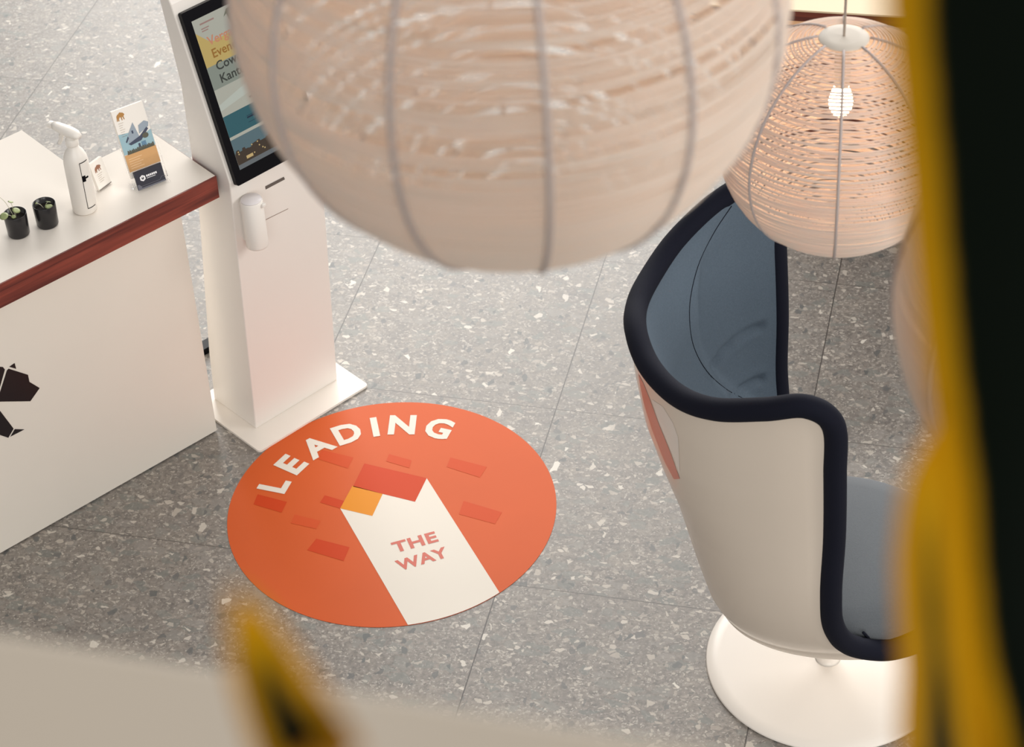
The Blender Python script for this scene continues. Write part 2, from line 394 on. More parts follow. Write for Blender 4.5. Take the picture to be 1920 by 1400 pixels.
lb = join([on_cyl(R(12), R(14.5), 0.022, 0.178, BR + 0.0006), on_cyl(R(12), R(58), 0.176, 0.1785, BR + 0.0006), on_cyl(R(12), R(58), 0.022, 0.0245, BR + 0.0006),
           on_cyl(R(14), R(46), 0.122, 0.128, BR + 0.0006), on_cyl(R(14), R(30), 0.114, 0.134, BR + 0.0006)])
mesh('label_print', *lb, M_black, sb)

BEAR = [(0.0, 0.30), (0.05, 0.62), (0.18, 0.80), (0.34, 0.86), (0.46, 0.98), (0.60, 1.0), (0.74, 0.86), (0.80, 0.92), (0.86, 0.84), (0.97, 0.70), (1.0, 0.56), (0.90, 0.50), (0.84, 0.40), (0.86, 0.18),
        (0.90, 0.02), (0.78, 0.02), (0.74, 0.30), (0.66, 0.44), (0.62, 0.24), (0.64, 0.0), (0.53, 0.0), (0.50, 0.36), (0.40, 0.44), (0.32, 0.34), (0.24, 0.20), (0.26, 0.0), (0.14, 0.0), (0.12, 0.24), (0.10, 0.34), (0.06, 0.02), (-0.04, 0.02), (-0.02, 0.2)]
def bear(x, y, w_, h_): return flat([(x + a * w_, y + b * h_) for a, b in BEAR])
def upright(g, dx, dy, dz, tilt, off=0):     # x stays, local y becomes "up" on a plane leaning back by tilt
    m_ = Matrix.Translation((dx, dy, dz)) @ Matrix.Rotation(math.pi / 2 - tilt, 4, 'X') @ Matrix.Translation((0, 0, off))
    return move(g, m_)
# small card block right of the bottle
cs = empty('card_stand', ctop(189, 361) + Vector((0, 0, 0.0005)), R(54), 'small white card block with a brown bear print, beside the spray bottle', 'sign')
ti = R(15)
bk = mesh('card_block', *upright(boxv(0, 0.052, 0, 0.086, -0.011, 0), 0, 0.004, 0.004, ti), M_paper, cs)
bevel(bk, 0.0006, 2)
mesh('clear_foot', *boxv(0.001, 0.051, 0.0, 0.022, 0, 0.003), M_acryl, cs)
mesh('bear_print', *upright(bear(0.011, 0.052, 0.026, 0.02), 0, 0.004, 0.004, ti, 0.0006), mat('brown_print', srgb(150, 104, 80), 0.5), cs)
mesh('fine_print', *upright(join([rect(0.013, 0.044 - k * 0.006, 0.034 - (k % 3) * 0.004, 0.0456 - k * 0.006) for k in range(5)]), 0, 0.004, 0.004, ti, 0.0006), M_greyp, cs)
mesh('card_edge', *upright(rect(0, -0.0002, 0.052, 0.0022), 0, 0.004, 0.004, ti, 0.0006), mat('grey_card_edge', srgb(128, 118, 112), 0.5), cs)

# leaflet holder, leaflets and business cards
HO = ctop(262, 366) + Vector((0, 0, 0.0005)); HY = R(31); TL = R(20)
hh = empty('leaflet_holder', HO, HY, 'clear acrylic leaflet holder near the right end of the counter', 'leaflet holder')
def slabY(x0, x1, y0, y1, z0, z1): return upright(boxv(x0, x1, y0, y1, z0, z1), 0, 0.034, 0.004, TL)
mesh('back_panel', *slabY(-0.004, 0.104, 0, 0.16, -0.012, -0.010), M_acryl, hh)
mesh('front_lip', *slabY(-0.004, 0.104, 0, 0.075, 0.006, 0.0075), M_acryl, hh)
mesh('side_panel', *slabY(-0.006, -0.004, 0, 0.12, -0.012, 0.0075), M_acryl, hh)
mesh('side_panel', *slabY(0.104, 0.106, 0, 0.12, -0.012, 0.0075), M_acryl, hh)
mesh('foot', *boxv(-0.004, 0.104, 0.008, 0.07, 0, 0.002), M_acryl, hh)
lf = empty('leaflet', HO, HY, 'stack of leaflets with a house photo and tan block, in the clear holder', 'leaflet')
W_, H_ = 0.099, 0.205
LZ = 0.030
mesh('paper', *slabY(0, W_, LZ, LZ + H_, -0.0085, 0.0035), M_paper, lf)
def lfl(name, g, m, off=0.0041): return mesh(name, *upright(move(g, Matrix.Translation((0, LZ, 0))), 0, 0.034, 0.004, TL, off), m, lf)
lfl('bear_print', bear(0.010, 0.172, 0.026, 0.024), M_gold)
lfl('fine_print', join([rect(0.010, 0.164 - k * 0.0065, 0.026 - (k % 3) * 0.003, 0.1655 - k * 0.0065) for k in range(7)]), M_greyp)
lfl('photo_sky', flat([(0.0, 0.072), (0.099, 0.072), (0.099, 0.120), (0.062, 0.108), (0.04, 0.13), (0.0, 0.135)]), mat('pale_blue_print', srgb(150, 182, 192), 0.5))
lfl('photo_house', join([flat([(0.022, 0.100), (0.062, 0.098), (0.052, 0.156), (0.030, 0.128)]), flat([(0.062, 0.118), (0.094, 0.130), (0.098, 0.142), (0.086, 0.150), (0.066, 0.142)])]), mat('blue_grey_print', srgb(148, 160, 172), 0.5), 0.0044)
lfl('photo_shade', join([flat([(0.022, 0.100), (0.062, 0.112), (0.088, 0.130), (0.092, 0.124), (0.062, 0.098), (0.028, 0.094)]), flat([(0.016, 0.108), (0.026, 0.122), (0.028, 0.116), (0.018, 0.104)]), rect(0.041, 0.125, 0.046, 0.134),
                         rect(0.050, 0.080, 0.056, 0.092)]), mat('dark_blue_print', srgb(58, 66, 88), 0.5), 0.0047)
lfl('photo_door', rect(0.060, 0.078, 0.074, 0.094), mat('mid_blue_print', srgb(92, 128, 156), 0.5), 0.0047)
rnd = random.Random(3)
lfl('photo_hedge', join([flat([(x, 0.070), (x + 0.008, 0.070), (x + 0.007, 0.078 + rnd.random() * 0.005), (x + 0.003, 0.080 + rnd.random() * 0.005)]) for x in [0.006 * k + 0.01 for k in range(14)]]
                        + [flat([(0.078 + 0.010 * math.cos(a), 0.108 + 0.008 * math.sin(a)) for a in [k * math.pi / 6 for k in range(12)]])]), mat('olive_print', srgb(86, 84, 70), 0.5), 0.005)
lfl('tan_block', rect(0.0, 0.020, 0.099, 0.071), mat('tan_print', srgb(206, 158, 104), 0.5), 0.0046)
lfl('tan_block_print', join([rect(0.008, 0.056 - k * 0.007, 0.05 - (k % 2) * 0.008, 0.0575 - k * 0.007) for k in range(5)]), mat('pale_tan_print', srgb(232, 200, 160), 0.5), 0.005)
bc = empty('business_card', HO, HY, 'stack of dark navy business cards at the front of the leaflet holder', 'business card')
def bcl(name, g, m, off): return mesh(name, *upright(g, 0.006, 0.016, 0.004, TL, off), m, bc)
bcl('card', boxv(0, 0.088, 0.0, 0.055, -0.006, 0), mat('navy_card', srgb(34, 34, 48), 0.45), 0)
hexp = [(0.022 + 0.0095 * math.cos(R(30 + 60 * k)), 0.031 + 0.0095 * math.sin(R(30 + 60 * k))) for k in range(6)]
g = [flat([hexp[k], hexp[(k + 1) % 6], (0.022 + (hexp[(k + 1) % 6][0] - 0.022) * 0.45, 0.031 + (hexp[(k + 1) % 6][1] - 0.031) * 0.45), (0.022 + (hexp[k][0] - 0.022) * 0.45, 0.031 + (hexp[k][1] - 0.031) * 0.45)]) for k in range(6)]
g += [flat([(0.022 - 0.001, 0.031), (0.022 + 0.001, 0.031), (0.022 + 0.001, 0.040), (0.022 - 0.001, 0.040)])]
g += [rect(0.034 + k * 0.0058, 0.0305, 0.0385 + k * 0.0058, 0.0365) for k in range(6)] + [rect(0.034, 0.026, 0.062, 0.0275)]
bcl('emblem_print', join(g), mat('white_print', srgb(232, 230, 232), 0.5), 0.0006)
bcl('border_print', join([rect(0.012, 0.0085, 0.070, 0.0095), flat([(0.070, 0.0085), (0.070, 0.0095), (0.078, 0.0175), (0.088, 0.0175), (0.088, 0.0165), (0.0785, 0.0165)]), rect(0.0, 0.0, 0.088, 0.0045), flat([(0, 0.0045), (0, 0.016), (0.006, 0.016), (0.012, 0.009), (0.012, 0.0045)])]), mat('grey_card_print', srgb(98, 98, 108), 0.5), 0.0006)

# ------------------------------------------------------------------ check-in kiosk
KA = R(41.2); KO = Vector((-0.82488, 5.68926, 0)); KW = 0.34
km, kmi = frame(KO, KA)
ks = empty('information_kiosk', KO, KA, 'white free-standing information kiosk with a tall black-framed touch screen', 'kiosk')
prof = [(0.0, 0.008), (-0.059, 0.985), (0.104, 1.515), (0.150, 1.60), (0.168, 1.58), (0.118, 1.25), (0.124, 0.85), (0.205, 0.20), (0.218, 0.008)]
n = len(prof); vs = [(0, s, z) for s, z in prof] + [(KW, s, z) for s, z in prof]
kb = mesh('body', vs, [tuple(range(n)), tuple(range(n, 2 * n))[::-1]] + [(i, (i + 1) % n, (i + 1) % n + n, i + n) for i in range(n)], M_kiosk, ks); bevel(kb, 0.004)
def rrect(x0, y0, x1, y1, r, k=5):
    out = []
    for cx, cy, a0 in ((x1 - r, y1 - r, 0), (x0 + r, y1 - r, 90), (x0 + r, y0 + r, 180), (x1 - r, y0 + r, 270)):
        out += [(cx + r * math.cos(R(a0 + 90 * i / k)), cy + r * math.sin(R(a0 + 90 * i / k))) for i in range(k + 1)]
    return out
mesh('base_plate', *prism(rrect(-0.061, -0.094, 0.392, 0.26, 0.012), 0.0005, 0.0085), M_plate, ks)
# tilted upper face: origin at the fold, v runs up the slope
tv = Vector((0, 0.163, 0.530)).normalized(); tn = Vector((0, -tv.z, tv.y)); to = Vector((0, -0.059, 0.985))
SM = Matrix((Vector((1, 0, 0)), tv, tn)).transposed().to_4x4(); SM.translation = to
wn_ = (km.to_3x3() @ tn)
def scr(x, y, off=0.018):
    p = kmi @ hit(x, y, km @ (to + tn * off), wn_); q_ = SM.inverted() @ p; return (q_.x, q_.y)
def smesh(name, g, m, off, parent=ks): return mesh(name, *move(g, SM @ Matrix.Translation((0, 0, off))), m, parent)
V0, V1, U0, U1 = -0.012, 0.525, 0.012, 0.329
sf = smesh('screen', prism(rrect(U0, V0, U1, V1, 0.006), 0, 0.018), M_black, 0.0)
DX0, DX1, DY0, DY1 = 0.036, 0.305, 0.030, 0.492
def lit(name, c, e=0.55): return mat(name, srgb(*[int(v * 0.35) for v in c]), 0.15, emit=srgb(*c), estr=e)
def vv(f): return DY1 - (DY1 - DY0) * f
disp = smesh('display', rect(DX0, DY0, DX1, DY1), lit('screen_pale', (196, 196, 182)), 0.0184, sf)
def d(name, g, m, off=0.0187): return smesh(name, g, m, off, sf)
d('display_yellow_band', flat([(DX0, vv(.08)), (DX0 + .04, vv(.17)), (DX1, vv(.15)), (DX1, vv(.31)), (DX0, vv(.31))]), lit('screen_yellow', (214, 186, 112)))
d('display_grey_band', rect(DX0, vv(.46), DX1, vv(.31)), lit('screen_grey', (150, 158, 146)))
d('display_palm', join([flat([(.150, vv(.03)), (.162, vv(.03)), (.172, vv(.15)), (.160, vv(.15))]), flat([(.140, vv(.06)), (.155, vv(.02)), (.185, vv(.045)), (.158, vv(.04))]), flat([(.155, vv(.02)), (.20, vv(.0)), (.205, vv(.015)), (.16, vv(.035))])]), lit('screen_green', (96, 108, 84)), 0.019)
d('display_wave', flat([(DX0, vv(.60)), (DX0, vv(.56)), (.15, vv(.50)), (DX1, vv(.44)), (DX1, vv(.50)), (.16, vv(.56))]), lit('screen_light', (206, 212, 200)), 0.019)
d('display_sea', rect(DX0, vv(.78), DX1, vv(.64)), lit('screen_teal', (50, 102, 112)))
d('display_sky', rect(DX0, vv(.90), DX1, vv(.80)), lit('screen_blue', (96, 122, 130)))
rnd = random.Random(5)
sk = [(DX0, vv(.97)), (DX1, vv(.97))]; k = DX1
while k > DX0 + 0.008:
    f_ = .885 - (0.07 if k > 0.17 else 0.0) * (k - 0.13) / 0.17; y_ = vv(f_ + rnd.uniform(-0.012, 0.012)); sk += [(k, y_), (k - 0.009, y_)]; k -= 0.011
sk += [(DX0, vv(.9))]
d('display_skyline', flat(sk), lit('screen_dark', (70, 56, 44)), 0.019)
d('display_bright_sign', rect(.070, vv(.955), .094, vv(.935)), lit('screen_amber', (220, 190, 130)), 0.0193)
for x_, y_ in [(DX0 + .01 + rnd.random() * .25, vv(.96) + rnd.random() * .035) for _ in range(14)]:
    d('display_light', rect(x_, y_, x_ + .004, y_ + .004), bpy.data.materials['screen_amber'], 0.0193)
d('display_footer', rect(DX0, vv(1.0), DX1, vv(.97)), lit('screen_slate', (112, 118, 122)))
d('display_button', join([rect(.112, vv(.70), .150, vv(.703)), rect(.150, vv(.745), .152, vv(.70)), rect(.112, vv(.745), .152, vv(.7425)), rect(.112, vv(.718), .140, vv(.708))]), lit('screen_navy', (24, 40, 66)), 0.019)
def words(s, x_, f_, size, m, nm='display_words'):
    g_ = text_geo(s, size, 0.0006, 1.0, False); d(nm, move(g_, T(x_, vv(f_))), m, 0.0194)
m_ink = lit('screen_ink', (62, 66, 60)); m_amb = lit('screen_brown', (170, 120, 50)); m_org = lit('screen_coral', (222, 150, 116))
words('Vergaderen', .066, .185, .037, m_org); words('Evenementen', .066, .268, .037, m_amb)
words('Coworking', .066, .352, .037, m_ink); words('Kantoorruimte', .066, .435, .037, m_ink)
d('display_heading', join([rect(.058, vv(.045), .108, vv(.035)), rect(.058, vv(.075), .085, vv(.068)), rect(.058, vv(.09), .08, vv(.083))]), lit('screen_rose', (176, 140, 132)), 0.019)
d('display_caption', join([rect(.14 + k * .017, vv(.602), .151 + k * .017, vv(.592)) for k in range(6)]), lit('screen_caption', (70, 84, 84)), 0.019)
# lower face items: w along width, height z on the leaning lower face
lv = Vector((0, -0.059, 0.977)).normalized(); ln = Vector((0, -lv.z, lv.y)); lo = Vector((0, 0, 0.008))
LM = Matrix((Vector((1, 0, 0)), lv, ln)).transposed().to_4x4(); LM.translation = lo
wl = km.to_3x3() @ ln
def low(x, y, off=0.0):
    p = kmi @ hit(x, y, km @ (lo + ln * off), wl); q_ = LM.inverted() @ p; return (q_.x, q_.y)
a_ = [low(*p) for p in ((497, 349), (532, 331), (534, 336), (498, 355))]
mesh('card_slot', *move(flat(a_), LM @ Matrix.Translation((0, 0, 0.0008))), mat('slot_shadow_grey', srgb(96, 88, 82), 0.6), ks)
a_ = [low(*p) for p in ((498, 411), (540, 390.5), (540, 391.6), (498, 412.3))]
mesh('ticket_slot', *move(flat(a_), LM @ Matrix.Translation((0, 0, 0.0008))), mat('slot_line_brown', srgb(150, 128, 116), 0.6), ks)
DR = 0.0335
cu_, cv_ = low(483, 460, DR + 0.012)
pd = LM @ Vector((cu_, cv_, DR + 0.012))
ds = empty('hand_sanitiser_dispenser', km @ pd, KA, 'white cylindrical hand sanitiser dispenser fixed to the kiosk front', 'dispenser')
ds.parent = None
mesh('cylinder', *lathe([(0.0001, 0), (DR - 0.006, 0), (DR - 0.001, 0.003), (DR, 0.008), (DR, 0.163), (DR - 0.0015, 0.165), (0.0001, 0.165)], 48), M_kiosk, ds, True)
mesh('lid', *lathe([(0.0001, 0.1655), (DR - 0.003, 0.1655), (DR - 0.002, 0.167), (DR - 0.003, 0.169), (0.0001, 0.17)], 48), mat('pale_lilac_plastic', srgb(222, 216, 216), 0.3), ds, True)
mesh('bracket', *boxv(-0.018, 0.018, 0.02, DR + 0.024, 0.01, 0.15), M_kiosk, ds)
sp = mesh('spout', *boxv(0.010, 0.024, -DR - 0.006, -DR + 0.014, 0.148, 0.160), M_kiosk, ds); bevel(sp, 0.003)

# black adaptor on the floor behind the kiosk
pa = at(389, 664, 0.0)
ad = empty('power_adapter', pa, KA, 'small black power adapter on the floor between counter and kiosk', 'adapter')
bb = mesh('housing', *boxv(-0.045, 0.05, 0, 0.045, 0.0005, 0.024), M_black, ad); bevel(bb, 0.003)
cb = catmull([(0.05, 0.022, 0.012), (0.10, 0.03, 0.004), (0.16, 0.05, 0.004), (0.22, 0.01, 0.004)], 6)
mesh('cable', *tube(cb, 0.003, 8), M_black, ad, True)

# ------------------------------------------------------------------ round floor sticker
CC = Vector((-0.39123, 5.28415, 0)); CR = 0.5031
ft = empty('floor_sticker', CC, 0, 'large round orange floor sticker with white arrow, reading LEADING THE WAY', 'floor sticker')
mesh('disc', *lathe([(0.0001, 0), (CR, 0), (CR, 0.0014), (0.0001, 0.0014)], 160), M_orange, ft)
def fp(*pts): return [((at(*p) - CC).x, (at(*p) - CC).y) for p in pts]
def c7(*pts): return fp(*[(x / 2.8235 + 400, y / 2.8235 + 720) for x, y in pts])
nb_ = [0]
def fl_(name, g, m, z):
    return mesh(name, *move(g, Matrix.Translation((0, 0, z))), m, ft)
for k, (pts, m) in enumerate([([(235, 585), (390, 625), (362, 682), (213, 638)], M_red), ([(590, 590), (700, 622), (672, 660), (565, 628)], M_red),
    ([(430, 692), (570, 725), (545, 768), (410, 738)], M_pinkish), ([(545, 820), (722, 865), (690, 938), (497, 880)], M_red),
    ([(575, 350), (742, 390), (712, 448), (548, 396)], M_redsoft), ([(930, 372), (1050, 405), (1038, 446), (915, 410)], M_redsoft),
    ([(1255, 390), (1448, 440), (1412, 496), (1235, 440)], M_redsoft), ([(1325, 620), (1528, 680), (1492, 742), (1300, 690)], M_redsoft)]):
    fl_('small_block', flat(c7(*pts)), m, 0.0019)
wp = c7((672, 660), (842, 700), (897, 583), (1068, 625), (1130, 500), (1515, 1105))
a1 = math.atan2(wp[-1][1], wp[-1][0]); bl = c7((1030, 1275))[0]; a2 = math.atan2(bl[1], bl[0])
arc = [((CR - 0.0005) * math.cos(a1 + (a2 - a1) * t / 16), (CR - 0.0005) * math.sin(a1 + (a2 - a1) * t / 16)) for t in range(17)]
aw = mesh('white_arrow', *move(flat(wp[:-1] + arc), Matrix.Translation((0, 0, 0.0020))), M_vinylw, ft)
fl_('red_block', flat(c7((800, 422), (1130, 500), (1068, 625), (740, 545))), M_red, 0.0023)
fl_('amber_block', flat(c7((737, 540), (897, 583), (842, 700), (672, 660))), M_yellow, 0.0023)
letters = []
for ch, an in zip('LEADING', (159.2, 143.8, 127.5, 111.2, 98.0, 85.2, 67.6)):
    g_ = text_geo(ch, 0.124, 0.0048, 0.98 if ch != 'E' else 1.08)
    xs = [v[0] for v in g_[0]]; ys = [v[1] for v in g_[0]]; cx_, cy_ = (min(xs) + max(xs)) / 2, (min(ys) + max(ys)) / 2
    letters.append(move(g_, Matrix.Rotation(R(an - 90), 4, 'Z') @ Matrix.Translation((-cx_, 0.391 - cy_, 0.0023))))
mesh('arc_lettering', *join(letters), M_vinylw, ft)
def line(s, p0, p1, h):      # a word whose outer corners run from p0 to p1, h tall
    g_ = text_geo(s, 0.1, 0.0032, 1.0, False, 1.08); xs = [v[0] for v in g_[0]]; ys = [v[1] for v in g_[0]]
    L_ = math.dist(p0, p1); sx_ = L_ / (max(xs) - min(xs)); sy_ = h / (max(ys) - min(ys))
    return move(g_, Matrix.Translation((p0[0], p0[1], 0.0026)) @ Matrix.Rotation(math.atan2(p1[1] - p0[1], p1[0] - p0[0]), 4, 'Z') @ Matrix.Diagonal((sx_, sy_, 1, 1)) @ Matrix.Translation((-min(xs), -min(ys), 0)))
mesh('arrow_lettering', *join([line('THE', c7((962, 897))[0], c7((1195, 834))[0], 0.047), line('WAY', c7((985, 993))[0], c7((1252, 915))[0], 0.047)]), M_vtext, ft)

# ------------------------------------------------------------------ tub chair
CHX, CHY, CHR = 0.8374, 4.5457, 0.0294
chair = empty('tub_chair', (CHX, CHY, 0), CHR, 'high-backed tub chair with pale shell, thick navy rim and blue-grey lining', 'chair')
hm, hmi = frame((CHX, CHY, 0), CHR)
RC = [(-.526, 0, 1.238), (-.507, .128, 1.226), (-.453, .248, 1.228), (-.378, .344, 1.258), (-.272, .416, 1.307), (-.179, .447, 1.332), (-.115, .453, 1.274), (-.104, .447, 1.118),
      (-.095, .436, .91), (-.093, .424, .701), (-.073, .394, .544), (-.013, .355, .429), (.11, .297, .342), (.232, .209, .314), (.313, 0, .316)]
mir = [Vector((RC[1][0], -RC[1][1], RC[1][2]))] + [Vector(p) for p in RC] + [Vector((RC[-2][0], -RC[-2][1], RC[-2][2]))]
MM = 12
half = []
for i in range(1, len(mir) - 2):
    a, b, c, e = mir[i - 1:i + 3]
    for k in range(MM):
        t = k / MM; half.append(0.5 * ((2 * b) + (c - a) * t + (2 * a - 5 * b + 4 * c - e) * t * t + (3 * b - a - 3 * c + e) * t ** 3))
half.append(mir[-2])
loop = half + [Vector((p.x, -p.y, p.z)) for p in half[-2:0:-1]]
mesh('padded_rim', *tube(loop, 0.0285, 16, closed=True), M_rim, chair, True)
def hp(t):       # point on the half rim, t in control-point units
    t = max(0, min(len(RC) - 1, t)) * MM; i = min(int(t), len(half) - 2); return half[i].lerp(half[i + 1], t - i)
TK = 5.55
def lerp_tab(tab, x):
    for (x0, y0), (x1, y1) in zip(tab, tab[1:]):
        if x <= x1: return y0 + (y1 - y0) * max(0, (x - x0)) / (x1 - x0)
    return tab[-1][1]
BX = [(0.25, -.302), (.35, -.330), (.50, -.369), (.72, -.421), (.85, -.462), (.98, -.497), (1.12, -.517), (1.26, -.524)]
def base_pt(u, v):
    E_ = hp(12 + (TK - 12) * v); bz = 0.285 + (E_.z - 0.342) * (1.250 - 0.285) / (hp(TK).z - 0.342)
    al = u * math.pi / 2; bx = lerp_tab(BX, bz)
    c_, s_ = math.cos(al) ** 0.94, math.sin(al) ** 0.94
    return Vector((E_.x + (bx - E_.x) * c_, E_.y * s_, bz + (E_.z - bz) * s_ * s_))
E1 = hp(TK); top_angles = []
for k in range(0, 201):
    t = TK * k / 200; p = hp(t); x_ = max(0, (p.x - E1.x) / (RC[0][0] - E1.x)); y_ = min(1, max(0, p.y / E1.y))
    top_angles.append((math.atan2(y_ ** (1 / .94), x_ ** (1 / .94)), t))
def surf(u, v):
    p = base_pt(u, v); al = u * math.pi / 2
    tt = TK if u >= 1 else lerp_tab(top_angles, al)
    tgt = hp(tt); b1 = base_pt(u, 1.0)
    return p + (tgt - b1) * (v ** 2.5)
NU, NV = 72, 84
def grid_surface(off, v_lo=0.0):
    pts = {}
    for j in range(NV + 1):
        v = v_lo + (1 - v_lo) * j / NV
        for i in range(-NU, NU + 1):
            u = abs(i) / NU; p = surf(u, v)
            du = surf(min(1, u + .01), v) - surf(max(0, u - .01), v); dv = surf(u, min(1, v + .01)) - surf(u, max(0, v - .01))
            nn = du.cross(dv)
            if nn.length < 1e-9: nn = Vector((-1, 0, 0))
            nn.normalize()
            c_ = Vector((p.x + 0.05, p.y, 0.0))
            if nn.x * c_.x + nn.y * c_.y < 0: nn = -nn
            q_ = p + nn * off(u, v, i)
            pts[i, j] = Vector((q_.x, -q_.y if i < 0 else q_.y, q_.z))
            if i == 0: pts[i, j].y = 0
    idx = {}; vs = []
    for j in range(NV + 1):
        for i in range(-NU, NU + 1): idx[i, j] = len(vs); vs.append(pts[i, j])
    fs = [(idx[i, j], idx[i + 1, j], idx[i + 1, j + 1], idx[i, j + 1]) for j in range(NV) for i in range(-NU, NU)]
    return vs, fs
ov, of = grid_surface(lambda u, v, i: 0.012 * min(1, v * 6) * (1 - max(0, u - .9) * 8))
# bowl under the seat closes the shell onto the pedestal
lp = [ov[i] for i in range(0, 2 * NU + 1)]                     # v = 0 row from -y front edge round the back to +y
front = [hp(12 + 2 * k / 10) for k in range(1, 11)]
lp = lp + front + [Vector((p.x, -p.y, p.z)) for p in front[-2::-1]]
bv, bf = [], []; NB = 12
for k in range(NB + 1):
    s_ = math.sin(k / NB * math.pi / 2); c_ = 1 - math.cos(k / NB * math.pi / 2)
    for p in lp:
        a = math.atan2(p.y, p.x); tgt = Vector((0.05 * math.cos(a), 0.05 * math.sin(a), 0))
        bv.append(Vector((p.x + (tgt.x - p.x) * c_, p.y + (tgt.y - p.y) * c_, p.z - (p.z - 0.205) * s_)))
m_ = len(lp)
for k in range(NB):
    for i in range(m_):
        j = (i + 1) % m_; bf.append((k * m_ + i, k * m_ + j, (k + 1) * m_ + j, (k + 1) * m_ + i))
bf.append(tuple(NB * m_ + i for i in range(m_)))
shell = mesh('shell', *join([(ov, of), (bv, bf)]), M_shell, chair, True)
# lining: padded inner wall with a seam under the rim and two soft creases on the far side
def px_of(p):
    w_ = hm @ p - EYE; z = w_.dot(_F); return (960 + FPX * w_.dot(_R) / z, 700 - FPX * w_.dot(_U) / z)
def ss(a, b, x): t = max(0, min(1, (x - a) / (b - a))); return t * t * (3 - 2 * t)
def lin_off(u, v, i): return -0.026
iv, if_ = grid_surface(lin_off, 0.10)
creases = [[(1336, 690), (1350, 666), (1375, 640), (1410, 618), (1440, 606)], [(1372, 748), (1392, 728), (1415, 714), (1445, 704)]]
# the padded side roll swells along a curved seam where it meets the backrest
PADC = [(1400, 340), (1372, 386), (1340, 434), (1312, 490), (1296, 550), (1293, 600), (1301, 650), (1325, 695), (1360, 728), (1392, 746), (1430, 770)]
def pad_side(x, y):
    best = 1e9; sg = 1
    for (xa, ya), (xb, yb) in zip(PADC, PADC[1:]):
        t = max(0, min(1, ((x - xa) * (xb - xa) + (y - ya) * (yb - ya)) / ((xb - xa) ** 2 + (yb - ya) ** 2)))
        dx, dy = x - xa - t * (xb - xa), y - ya - t * (yb - ya); dd_ = math.hypot(dx, dy)
        if dd_ < best: best = dd_; sg = 1 if (xb - xa) * dy - (yb - ya) * dx < 0 else -1
    return sg * best
for k, p in enumerate(iv):
    x_, y_ = px_of(p); r_ = math.hypot(p.x, p.y)
    if p.y > -0.22 and r_ > 0.05:
        sd_ = pad_side(x_, y_); push = 0.046 * (1 - ss(-14, 14, sd_)) * (1 - ss(0.74, 0.96, 0.10 + 0.90 * (k // (2 * NU + 1)) / NV)) - 0.004 * math.exp(-(sd_ / 6) ** 2)
        f_ = 1 - push * (1 - ss(1405, 1440, x_)) * ss(-0.22, -0.10, p.y) / r_; iv[k] = Vector((p.x * f_, p.y * f_, p.z))
for k, p in enumerate(iv):
    if p.y < 0.02: continue
    x_, y_ = px_of(p); dmin = 99
    for cr_ in creases:
        for (xa, ya), (xb, yb) in zip(cr_, cr_[1:]):
            t = max(0, min(1, ((x_ - xa) * (xb - xa) + (y_ - ya) * (yb - ya)) / ((xb - xa) ** 2 + (yb - ya) ** 2)))
            dmin = min(dmin, math.hypot(x_ - xa - t * (xb - xa), y_ - ya - t * (yb - ya)))
    dep = (0.017 * math.exp(-(dmin / 4.5) ** 2) - 0.003 * math.exp(-((dmin - 12) / 6.0) ** 2)) * (1 - ss(1425, 1440, x_))
    r_ = math.hypot(p.x, p.y); iv[k] = Vector((p.x * (1 + dep / r_), p.y * (1 + dep / r_), p.z))
ln_ = mesh('lining', iv, if_, M_fabric, chair, True)
bv2 = BVHTree.FromPolygons([hm @ Vector(v) for v in iv], if_)
seam_pts = []
for q_ in catmull([(x, y, 0) for x, y in PADC[1:-1]], 6):
    h_ = bv2.ray_cast(EYE, ray(q_.x, q_.y).normalized())
    if h_[0] is not None: seam_pts.append(hmi @ (h_[0] - ray(q_.x, q_.y).normalized() * 0.0005))
mesh('stitched_seam', *tube(seam_pts, 0.0011, 6), M_rim, chair, True)
ln_['label'] = 'blue-grey padded felt lining of the chair'
# seat cushion
sv = []; 
prof_s = [(0.0005, 0.468), (0.45, 0.466), (0.75, 0.458), (0.90, 0.446), (0.97, 0.428), (1.0, 0.405), (0.97, 0.372), (0.90, 0.345), (0.80, 0.330), (0.0005, 0.320)]
n_ = 64
for r_, z in prof_s:
    for k in range(n_):
        a = 2 * math.pi * k / n_; fx = 0.345 if math.cos(a) > 0 else 0.30
        sv.append((0.0 + fx * r_ * math.cos(a), 0.312 * r_ * math.sin(a), z))
sf_ = [(i * n_ + k, i * n_ + (k + 1) % n_, (i + 1) * n_ + (k + 1) % n_, (i + 1) * n_ + k) for i in range(len(prof_s) - 1) for k in range(n_)]
mesh('seat_cushion', sv, sf_, M_seat, chair, True)
fold = catmull([(0.02, -0.322, 0.440), (0.05, -0.300, 0.392), (0.12, -0.270, 0.372), (0.20, -0.235, 0.366)], 6)
mesh('cushion_fold_shade', *tube(fold, 0.004, 8), M_rim, chair, True)  # dark tube standing in for the shade in the seat-edge crease
mesh('pedestal', *lathe([(0.0001, 0.014), (0.036, 0.0140), (0.030, 0.017), (0.028, 0.03), (0.028, 0.215), (0.0001, 0.215)], 48), M_plate, chair, True)
mesh('base_disc', *lathe([(0.0001, 0.0005), (0.338, 0.0005), (0.341, 0.004), (0.338, 0.010), (0.30, 0.0125), (0.0001, 0.0135)], 128), M_plate, chair, True)
